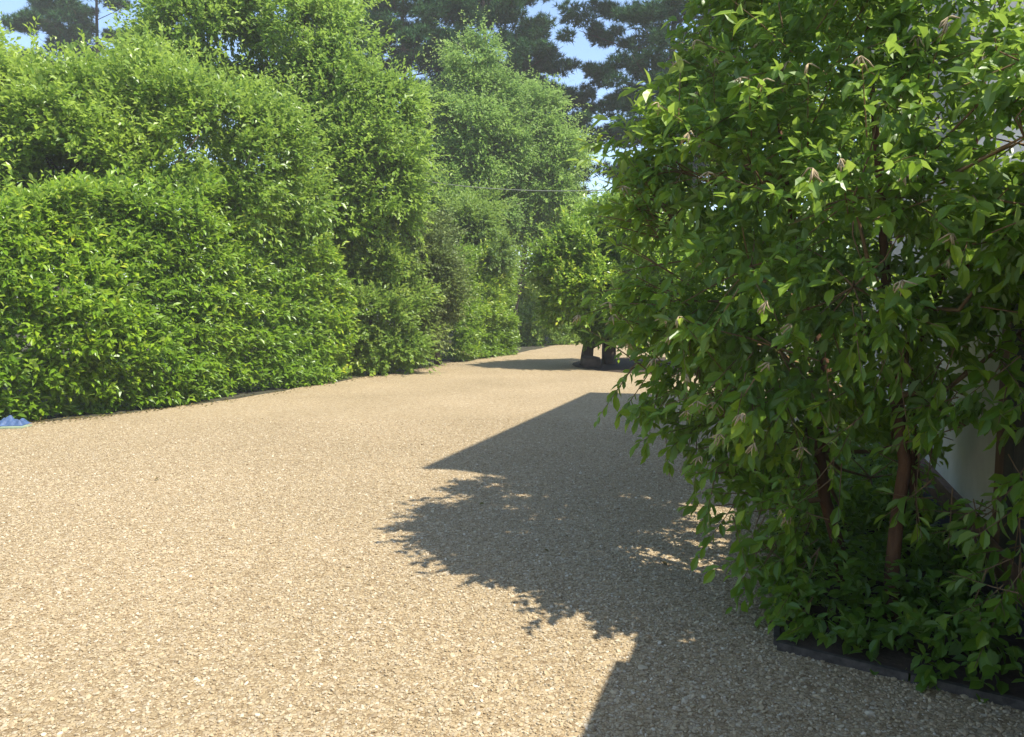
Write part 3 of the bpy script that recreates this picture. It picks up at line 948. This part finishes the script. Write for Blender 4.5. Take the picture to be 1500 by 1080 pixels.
pine('small pine crown showing above the dark leaved tree', (X_at(95, 43), 43.0), 17.6, .25, 31, .42, 2.2, 24)

# ------------------------------------------------------------------ far wood that closes the view
def woodland():
    rng = np.random.default_rng(77)
    lobes = []
    for i in range(70):
        x = -50 + 98 * (i + rng.uniform(0, .8)) / 70
        y = rng.uniform(48, 58) - 0.006 * x * x
        if 7 < x < 16 and y < 62: y += 14
        h = rng.uniform(5.5, 9.0)
        for j in range(5):
            lobes.append((np.array([x + rng.normal(0, 1.3), y + rng.normal(0, 1.0), h * (j + .6) / 5]), np.array([1.8, 1.6, 1.3]) * rng.uniform(.8, 1.2)))
    S, T = lobe_points(lobes, 15000, rng, shell=.25, back_keep=.15)
    P, D, Nn, L, W, Tt = spray(S, T, 0.9, 8, 0.34, rng, wr=.6)
    Tt = np.clip(Tt + .2 * fnoise(P, .35, 4), 0, 1)
    me = leaf_mesh('woodland', P, D, Nn, L, W, Tt, TWO)
    tag(link('woodland', me, M['wood_far']), 'far mass of green woodland closing the view behind the pines', 'woodland', kind='stuff')
woodland()

# ------------------------------------------------------------------ the big tree in front on the right
def near_tree():
    rng = np.random.default_rng(101)
    lob = PL((975, 215, 4.5, .30), (985, 320, 4.4, .36), (985, 440, 4.35, .34), (1025, 530, 4.3, .34), (1065, 610, 4.1, .30), (1045, 110, 4.5, .34), (1085, 20, 4.5, .40), (1090, 120, 5.4, .5), (1130, 60, 5.3, .5), (1170, -20, 5.0, .5), (1150, 200, 5.4, .45), (1105, 470, 4.95, .40), (1150, 330, 5.1, .45), (1070, 500, 4.75, .30), (1300, 600, 4.7, .28), (1275, 700, 4.8, .30), (1345, 570, 4.3, .22), (1240, 760, 4.9, .30), (1182, 370, 5.5, .45), (1200, 250, 5.4, .45), (1350, 640, 4.5, .2), (1120, -90, 4.3, .5), (1250, -110, 4.1, .55),
             (1100, 240, 4.0, .52), (1100, 390, 3.8, .48), (1140, 510, 3.7, .40), (1220, 120, 3.8, .52), (1250, 290, 3.5, .48), (1250, 420, 3.45, .42), (1330, 30, 3.5, .36), (1400, 260, 3.35, .42),
             (1420, 390, 3.35, .36), (1490, 210, 3.15, .36), (1485, 350, 3.1, .34), (1180, 630, 3.8, .28), (1330, 470, 3.55, .34), (1490, 490, 3.4, .22), (1150, 300, 4.9, .55), (1250, 200, 4.8, .5), (1100, 100, 5.2, .5),
             (1200, 430, 4.7, .45), (1150, 550, 4.6, .36), (1270, 560, 4.2, .30), (1480, 60, 3.2, .26), (1230, -10, 3.7, .4), (1090, 700, 3.9, .2), (1040, 480, 4.7, .4), (1000, 250, 4.3, .36), (1330, 160, 3.4, .36), (1495, 90, 2.95, .26), (1500, 200, 2.8, .24), (1500, 300, 2.9, .2))
    root = empty('broadleaf_tree', (1.92, 4.02, 0))
    tag(root, 'large leafy tree with reddish brown stems in the edged bed', 'tree')
    stems = []
    b1, b2, b3 = gp(1245, 862, .06), gp(1312, 905, .06), gp(1345, 800, .06)
    def stem(pts, rad):
        rad = [r * .64 for r in rad]
        mb = MB(); mb.tube(pts, rad, 10); mb.build('stem', M['bark_red'], root, True)
        stems.append((np.array(pts), np.array(rad)))
    yb1, yb2, yb3 = b1[1], b2[1], b3[1]
    def lerp_pts(ps): return [np.asarray(p, float) for p in ps]
    stem(lerp_pts([b1 - [0, 0, .15], at(1228, 800, yb1), at(1208, 730, yb1), at(1200, 660, yb1 + .05), at(1215, 560, yb1 + .1), at(1180, 430, yb1 + .2), at(1150, 260, yb1 + .3), at(1130, 80, yb1 + .35)]),
         [.064, .056, .05, .046, .042, .036, .026, .012])
    stem(lerp_pts([b2 - [0, 0, .15], at(1306, 840, yb2), at(1314, 760, yb2), at(1326, 680, yb2 + .03), at(1312, 580, yb2 + .05), at(1300, 450, yb2 + .1), at(1290, 280, yb2 + .1), at(1270, 40, yb2)]),
         [.062, .054, .05, .048, .046, .04, .03, .014])
    stem(lerp_pts([b3 - [0, 0, .15], at(1340, 720, yb3), at(1334, 620, yb3), at(1342, 520, yb3 - .1), at(1390, 380, yb3 - .5), at(1430, 200, yb3 - .9), at(1450, 60, yb3 - 1.0)]),
         [.06, .052, .05, .044, .034, .022, .01])
    # limbs from the stems into each lobe
    mb = MB()
    ends = []
    for c, r in lob:
        best = None
        for pts, rad in stems:
            for i in range(2, len(pts)):
                if pts[i][2] < c[2] + 0.05:
                    dd = np.linalg.norm(pts[i] - c)
                    if best is None or dd < best[0]: best = (dd, pts[i], rad[i])
        if best is None: best = (0, stems[0][0][3], .03)
        s = best[1]; rs = min(best[2] * .55, .02)
        mid = (s + c) / 2 + rng.normal(0, .04, 3) - [0, 0, .05]
        mb.tube([s, mid, c], [rs, rs * .7, rs * .4], 6, False)
        for _ in range(7):
            d = rsphere(1, rng)[0]
            e = c + d * r * .85
            mb.tube([c, (c + e) / 2 + rng.normal(0, .02, 3), e], [rs * .4, rs * .28, .0022], 4, False)
    tag(mb.build('branches', M['twig'], root, True), kind='stuff')
    S, T = lobe_points(lob, 5200, rng, shell=.32, inner=.45, back_keep=.9, upb=.1)
    ltw = .17
    P, D, Nn, L, W, Tt = spray(S - T * ltw * .6, T, ltw * rng.uniform(.6, 1.3, len(S)), 7, .078, rng, droop=.45, wr=.46, open_=1.0, tb=.30, jit=.45)
    # longer shoots that break the outline, ending in rosettes of drooping leaves
    su, sv, sdp = project(S)
    cen = np.mean([c for c, r in lob], 0)
    outw = unit(S - cen)
    facing = (outw * T).sum(1) > .6
    idx = rng.choice(np.nonzero(facing & (S[:, 2] > .8))[0], 330, replace=False)
    S2 = S[idx]; T2 = unit(T[idx] * .8 + np.array([[0, 0, .05]]) + rng.normal(0, .2, (330, 3)))
    l2_ = rng.uniform(.18, .36, 330)
    A = spray(S2, T2, l2_, 10, .095, rng, droop=.6, wr=.44, open_=1.05, tb=.5, jit=.4)
    # low hanging sprays over the drive
    hang = np.array([at(*p) for p in ((940, 560, 4.3), (975, 590, 4.25), (1010, 625, 4.15), (955, 610, 4.3), (1060, 690, 3.9), (1090, 640, 3.85), (1130, 700, 3.75), (1100, 770, 3.75), (1150, 760, 3.7),
                                      (1180, 700, 3.6), (1060, 740, 3.85), (1140, 830, 3.65), (1240, 640, 3.4), (1120, 590, 3.6), (1300, 520, 3.3), (1230, 560, 3.45), (1370, 600, 3.3), (1335, 740, 3.5), (1440, 585, 3.2), (1475, 800, 3.2), (1490, 760, 3.1), (1490, 690, 3.1), (1470, 850, 3.1),
                                      (1000, 580, 4.3), (1030, 650, 4.1), (1040, 600, 4.2), (1210, 740, 3.5), (1490, 620, 3.1), (1380, 580, 3.4), (1350, 600, 3.4), (1420, 560, 3.3), (1450, 780, 3.3), (1410, 770, 3.4), (1480, 740, 3.2), (1370, 560, 3.5), (1360, 660, 3.5), (1365, 720, 3.45), (1430, 745, 3.35), (1400, 600, 3.4), (1460, 590, 3.2), (1490, 560, 3.1), (1345, 680, 3.6), (1470, 560, 3.3))])
    hang = np.concatenate([hang, np.array([at(*p) for p in ((1100, 720, 3.8), (1125, 800, 3.7), (1170, 800, 3.6), (1150, 880, 3.55), (1200, 900, 3.45), (1080, 680, 3.9), (1170, 730, 3.65), (1180, 850, 3.55), (1495, 860, 3.0), (1460, 900, 3.05), (1440, 860, 3.1), (1490, 720, 3.05))])])
    hs = np.repeat(hang, 3, 0) + rng.normal(0, .05, (len(hang) * 3, 3))
    ht = np.tile([[-.45, -.15, -.35]], (len(hs), 1)) + rng.normal(0, .35, (len(hs), 3))
    B = spray(hs, ht, rng.uniform(.12, .28, len(hs)), 9, .088, rng, droop=.55, wr=.44, open_=1.0, tb=.35)
    # airy leading shoots on the upper left
    ws = np.array([at(*p) for p in ((960, 190, 4.4), (965, 230, 4.4), (955, 280, 4.3), (975, 150, 4.5), (960, 320, 4.3), (990, 110, 4.5), (950, 240, 4.5), (960, 380, 4.3), (965, 430, 4.25), (950, 300, 4.4), (960, 210, 4.2), (985, 140, 4.2), (955, 480, 4.3))])
    ws = np.repeat(ws, 3, 0) + rng.normal(0, .06, (len(ws) * 3, 3))
    wt = unit(np.tile([[-.9, .1, .28]], (len(ws), 1)) + rng.normal(0, .28, (len(ws), 3)))
    wl = rng.uniform(.14, .36, len(ws))
    Wsp = spray(ws, wt, wl, 9, .082, rng, droop=.5, wr=.42, open_=1.0, tb=.55, jit=.4)
    mb = MB()
    for s, t, l in zip(ws, wt, wl):
        if s[0] + t[0] * l - .514 * s[2] < -.66: continue
        mb.tube([s - t * .2, s + t * l * .5, s + t * l + [0, 0, -.05 * l]], [.0045, .003, .0012], 4, False)
    for s, t, l in list(zip(S2, T2, l2_)):
        if s[0] + t[0] * l - .514 * (s[2] + t[2] * l) < -.66: continue
        mb.tube([s - t * .1, s + t * l * .5, s + t * l + [0, 0, -.03 * l]], [.0035, .0026, .0012], 4, False)
    for s, t in zip(hs, unit(ht)):
        pu, pv_, _ = project(s + t * .1)
        if 1375 < pu < 1480 and 600 < pv_ < 725: continue
        mb.tube([s - t * .10 + [0, 0, .02], s, s + t * .2 + [0, 0, -.02]], [.0035, .0026, .0012], 4, False)
    tag(mb.build('twigs', M['twig'], root, True), kind='stuff')
    P, D, Nn, L, W, Tt = [np.concatenate(q) for q in zip((P, D, Nn, L, W, Tt), A, B, Wsp)]
    # keep clear of the wall and of the window of white wall low on the right
    pd = (P[:, :2] - HO) @ HN
    u, v, dep = project(P)
    ok = (pd < -.10) & (P[:, 2] > .05) & (dep > 1.9)
    # crown shaped for its cast shadow: leaves shading too far left are dropped
    ok &= P[:, 0] - .514 * P[:, 2] > -.53 - .36 * (.5 + .5 * np.sin((P[:, 1] + .309 * P[:, 2]) * 17 + 2 * np.sin(P[:, 2] * 5))) ** 1.5 - .1 * rng.uniform(size=len(P))
    win = (u > 1385) & (u < 1472) & (v > 612) & (v < 715)
    ok &= ~(win & (rng.uniform(size=len(P)) < .93))
    band = (u > 1335) & (u < 1462) & (v > 660) & (v < 775)
    ok &= ~(band & (rng.uniform(size=len(P)) < .35))
    low = (u > 1190) & (u < 1500) & (v > 630) & (v < 880)
    ok &= ~(low & (rng.uniform(size=len(P)) < .38))
    win2 = (u > 1345) & (u < 1450) & (v > 10) & (v < 130)
    ok &= ~(win2 & (rng.uniform(size=len(P)) < .45))
    P, D, Nn, L, W, Tt = [q[ok] for q in (P, D, Nn, L, W, Tt)]
    rest = pick_leaf_objects(P, D, Nn, L, W, Tt, M['near_leaf'], root, 300, 'leaf', 6, rng)
    me = leaf_mesh('crown', P[rest], D[rest], Nn[rest], L[rest], W[rest], Tt[rest], FULL)
    tag(link('crown', me, M['near_leaf'], root), kind='stuff')
    # withered flower clusters at the shoot ends
    var = []
    for k in range(4):
        fb_ = MB()
        for i in range(6):
            d = rsphere(1, rng)[0] * .6 + np.array([0, 0, -.55]); d /= np.linalg.norm(d)
            l = rng.uniform(.035, .065)
            m_ = d * l * .5 + rng.normal(0, .006, 3)
            fb_.tube([np.zeros(3), m_, d * l + np.array([0, 0, -.008])], [.0016, .004, .0022], 5)
        me = mesh_py('withered_flower', fb_.v, fb_.f, True); me.materials.append(M['dry']); var.append(me)
    uu, vv, dd = project(S2)
    cand = np.argsort(dd)
    cnt = 0
    for i in cand:
        if cnt >= 80: break
        if not (0 < uu[i] < 1500 and 40 < vv[i] < 720): continue
        if rng.uniform() < .4: continue
        e = S2[i] + T2[i] * l2_[i]
        if (e[:2] - HO) @ HN > -.15 or e[0] - .514 * e[2] < -.64: continue
        o = bpy.data.objects.new('withered_flower', var[cnt % 4]); COL.objects.link(o); o.parent = root
        o.matrix_local = root.matrix_basis.inverted() @ Matrix.Translation(Vector(e)) @ Matrix.Rotation(rng.uniform(0, 6.28), 4, 'Z')
        cnt += 1
near_tree()

# ground cover in the bed, spilling over its edging
def ground_cover():
    rng = np.random.default_rng(202)
    n = 1400
    u = rng.uniform(0, 1, n); v = rng.uniform(0, 1, n) ** 1.2
    q = (C0[None] * (1 - v)[:, None] + C2[None] * v[:, None]) * (1 - u)[:, None] + (C3[None] * (1 - v)[:, None] + C4[None] * v[:, None]) * u[:, None]
    keep = (q - HO) @ HN < -.1
    q = q[keep]; n = len(q)
    S = np.stack([q[:, 0], q[:, 1], rng.uniform(.06, .30, n)], 1)
    T = np.tile([[-.25, -.25, .55]], (n, 1)) + rng.normal(0, .45, (n, 3))
    P, D, Nn, L, W, Tt = spray(S, T, .16, 7, .062, rng, droop=.4, wr=.55, tb=.35)
    # taller shoots near the front corner
    sh = np.array([at(*p) for p in ((1165, 880, 3.75), (1235, 880, 3.5), (1300, 880, 3.5), (1225, 930, 3.35), (1300, 935, 3.25), (1340, 960, 3.15), (1160, 830, 3.9), (1380, 980, 3.05), (1470, 1000, 2.95), (1430, 940, 3.1))])
    hs = np.repeat(sh, 4, 0) + rng.normal(0, .05, (len(sh) * 4, 3))
    B = spray(hs, np.tile([[-.2, -.3, .1]], (len(hs), 1)) + rng.normal(0, .4, (len(hs), 3)), .15, 6, .085, rng, droop=.5, wr=.5, tb=.55)
    P, D, Nn, L, W, Tt = [np.concatenate(z) for z in zip((P, D, Nn, L, W, Tt), B)]
    ok = P[:, 2] > .03
    Tt = Tt * .3  # leaf tint lowered: deep shade under the tree put into the colour
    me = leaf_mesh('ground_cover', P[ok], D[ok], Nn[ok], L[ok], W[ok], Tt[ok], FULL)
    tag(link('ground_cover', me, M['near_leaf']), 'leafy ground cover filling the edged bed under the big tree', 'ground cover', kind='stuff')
ground_cover()

# ------------------------------------------------------------------ small things
def blue_sheet():
    rng = np.random.default_rng(9)
    c = gp(10, 627)
    root = empty('plastic_sheet', (float(c[0]), float(c[1]), 0))
    tag(root, 'crumpled blue plastic sheet lying at the foot of the laurel hedge', 'plastic sheet')
    nx, ny = 26, 18
    v, f = [], []
    for i in range(nx):
        for j in range(ny):
            x = (i / (nx - 1) - .5) * .42; y = (j / (ny - 1) - .5) * .30
            e = max(0, 1 - (2 * abs(i / (nx - 1) - .5)) ** 3) * max(0, 1 - (2 * abs(j / (ny - 1) - .5)) ** 3)
            p = np.array([x, y, 0])
            z = .03 + e * (.07 + .06 * float(fnoise(p, 16, 3)) + .035 * float(fnoise(p, 40, 4)))
            v.append((c[0] + x + .03 * float(fnoise(p, 9, 5)), c[1] + y + .1 + .03 * float(fnoise(p, 9, 6)), max(z, .02)))
    for i in range(nx - 1):
        for j in range(ny - 1):
            f.append((i * ny + j, (i + 1) * ny + j, (i + 1) * ny + j + 1, i * ny + j + 1))
    o = link('crumpled_film', mesh_py('crumpled_film', v, f), M['blue'], root)
    mb = MB()
    b = c + np.array([.12, -.02, 0])
    mb.hexa([(b[0] - .16, b[1] - .10, .008), (b[0] + .13, b[1] - .08, .008), (b[0] + .14, b[1] + .14, .008), (b[0] - .15, b[1] + .14, .008),
             (b[0] - .16, b[1] - .10, .026), (b[0] + .13, b[1] - .08, .026), (b[0] + .14, b[1] + .14, .026), (b[0] - .15, b[1] + .14, .026)])
    mb.build('backing_board', M['palegreen'], root)
blue_sheet()

# overhead cable between the trees
a = at(560, 255, 20.0); b = at(905, 278, 17.5)
pts = []
for i in range(14):
    t = i / 13
    p = a * (1 - t) + b * t; p[2] -= .18 * 4 * t * (1 - t)
    pts.append(p)
mb = MB(); mb.tube(pts, [.010] * 14, 5)
tag(mb.build('overhead_cable', M['cable'], None, True), 'thin pale cable strung across in front of the birches', 'cable')

# stones at the foot of the rounded laurel
rs_ = np.random.default_rng(61)
lab = ['low squat brown stone against the stout trunk of the rounded laurel', 'upright brown stone set behind the trunk under the rounded laurel']
for i, (px, py, Y, sx, sz) in enumerate(((866, 533, 19.8, .24, .16), (893, 500, 20.6, .2, .5))):
    g = gp(px, py) if False else np.array([X_at(px, Y), Y, 0.0])
    v, f = [], []
    import bmesh
    bm = bmesh.new(); bmesh.ops.create_icosphere(bm, subdivisions=3, radius=1)
    for vv in bm.verts:
        p = np.array(vv.co)
        k = 1 + .18 * float(fnoise(p, 1.6, 70 + i)) + .05 * float(fnoise(p, 5, 80 + i))
        q = np.sign(p) * np.abs(p) ** .55 * k
        vv.co = (g[0] + q[0] * sx, g[1] + q[1] * sx, sz * .75 + q[2] * sz)
    me = bpy.data.meshes.new('boulder'); bm.to_mesh(me); bm.free()
    tag(link('boulder', me, M['stone']), lab[i], 'boulder', 'stones under the rounded laurel')

# fallen leaves and litter along the hedge foot and under the big tree
def litter():
    rng = np.random.default_rng(404)
    n1, n2, n3 = 1300, 6, 12
    t = rng.uniform(0, 1, n1) * (len(EDGE) - 4) 
    i = t.astype(int); f = (t - i)[:, None]
    q = EDGE[i] * (1 - f) + EDGE[i + 1] * f
    q = q + np.stack([np.abs(rng.normal(0, .22, n1)) - .12, -np.abs(rng.normal(0, .12, n1)) + .06], 1)
    q2 = np.array([[0.9, 3.6]]) + rng.normal(0, .8, (n2, 2))
    q2 = q2[((q2 - HO) @ HN < -.4) & ~in_poly(q2, BED)]
    q3 = np.stack([rng.uniform(-7, 3, n3), rng.uniform(3, 18, n3)], 1)
    q3 = q3[(q3[:, 0] > np.interp(q3[:, 1], EDGE[:, 1], EDGE[:, 0])) & ((q3 - HO) @ HN < -.1) & ~in_poly(q3, BED)]
    q = np.concatenate([q, q2, q3]); n = len(q)
    P = np.stack([q[:, 0], q[:, 1], rng.uniform(.012, .02, n)], 1)
    D = rng.normal(size=(n, 3)); D[:, 2] *= .12
    Nn = np.tile([[0, 0, 1.0]], (n, 1)) + rng.normal(0, .25, (n, 3))
    L = rng.uniform(.02, .06, n)
    me = leaf_mesh('fallen_leaves', P, D, Nn, L, L * .5, rng.uniform(0, 1, n), FULL)
    m = leaf_mat('fallen_leaf', [(0, (.022, .018, .012)), (.5, (.05, .04, .025)), (1, (.07, .065, .045))], rough=.8, spec=.2, trans=.05, tcol=(.1, .08, .04))
    tag(link('fallen_leaves', me, m), 'dry brown fallen leaves scattered over the gravel edge', 'fallen leaves', kind='stuff')
litter()

# ------------------------------------------------------------------ air haze, added also to lift shadows like a lens veil
def haze(density):
    mb = MB()
    w = 640
    mb.hexa([(-w, -w, -1), (w, -w, -1), (w, w, -1), (-w, w, -1), (-w, -w, 24), (w, -w, 24), (w, w, 24), (-w, w, 24)])
    m, nt, out = newmat('haze')
    pv = N(nt, 'ShaderNodeVolumePrincipled')
    pv.inputs['Color'].default_value = (0.97, 0.95, 0.90, 1)
    pv.inputs['Density'].default_value = density
    pv.inputs['Anisotropy'].default_value = 0.0
    nt.links.new(pv.outputs[0], out.inputs['Volume'])
    tag(mb.build('haze', m), 'pale haze over the drive, partly standing in for a lens veil', 'haze', kind='stuff')
haze(0.0018)
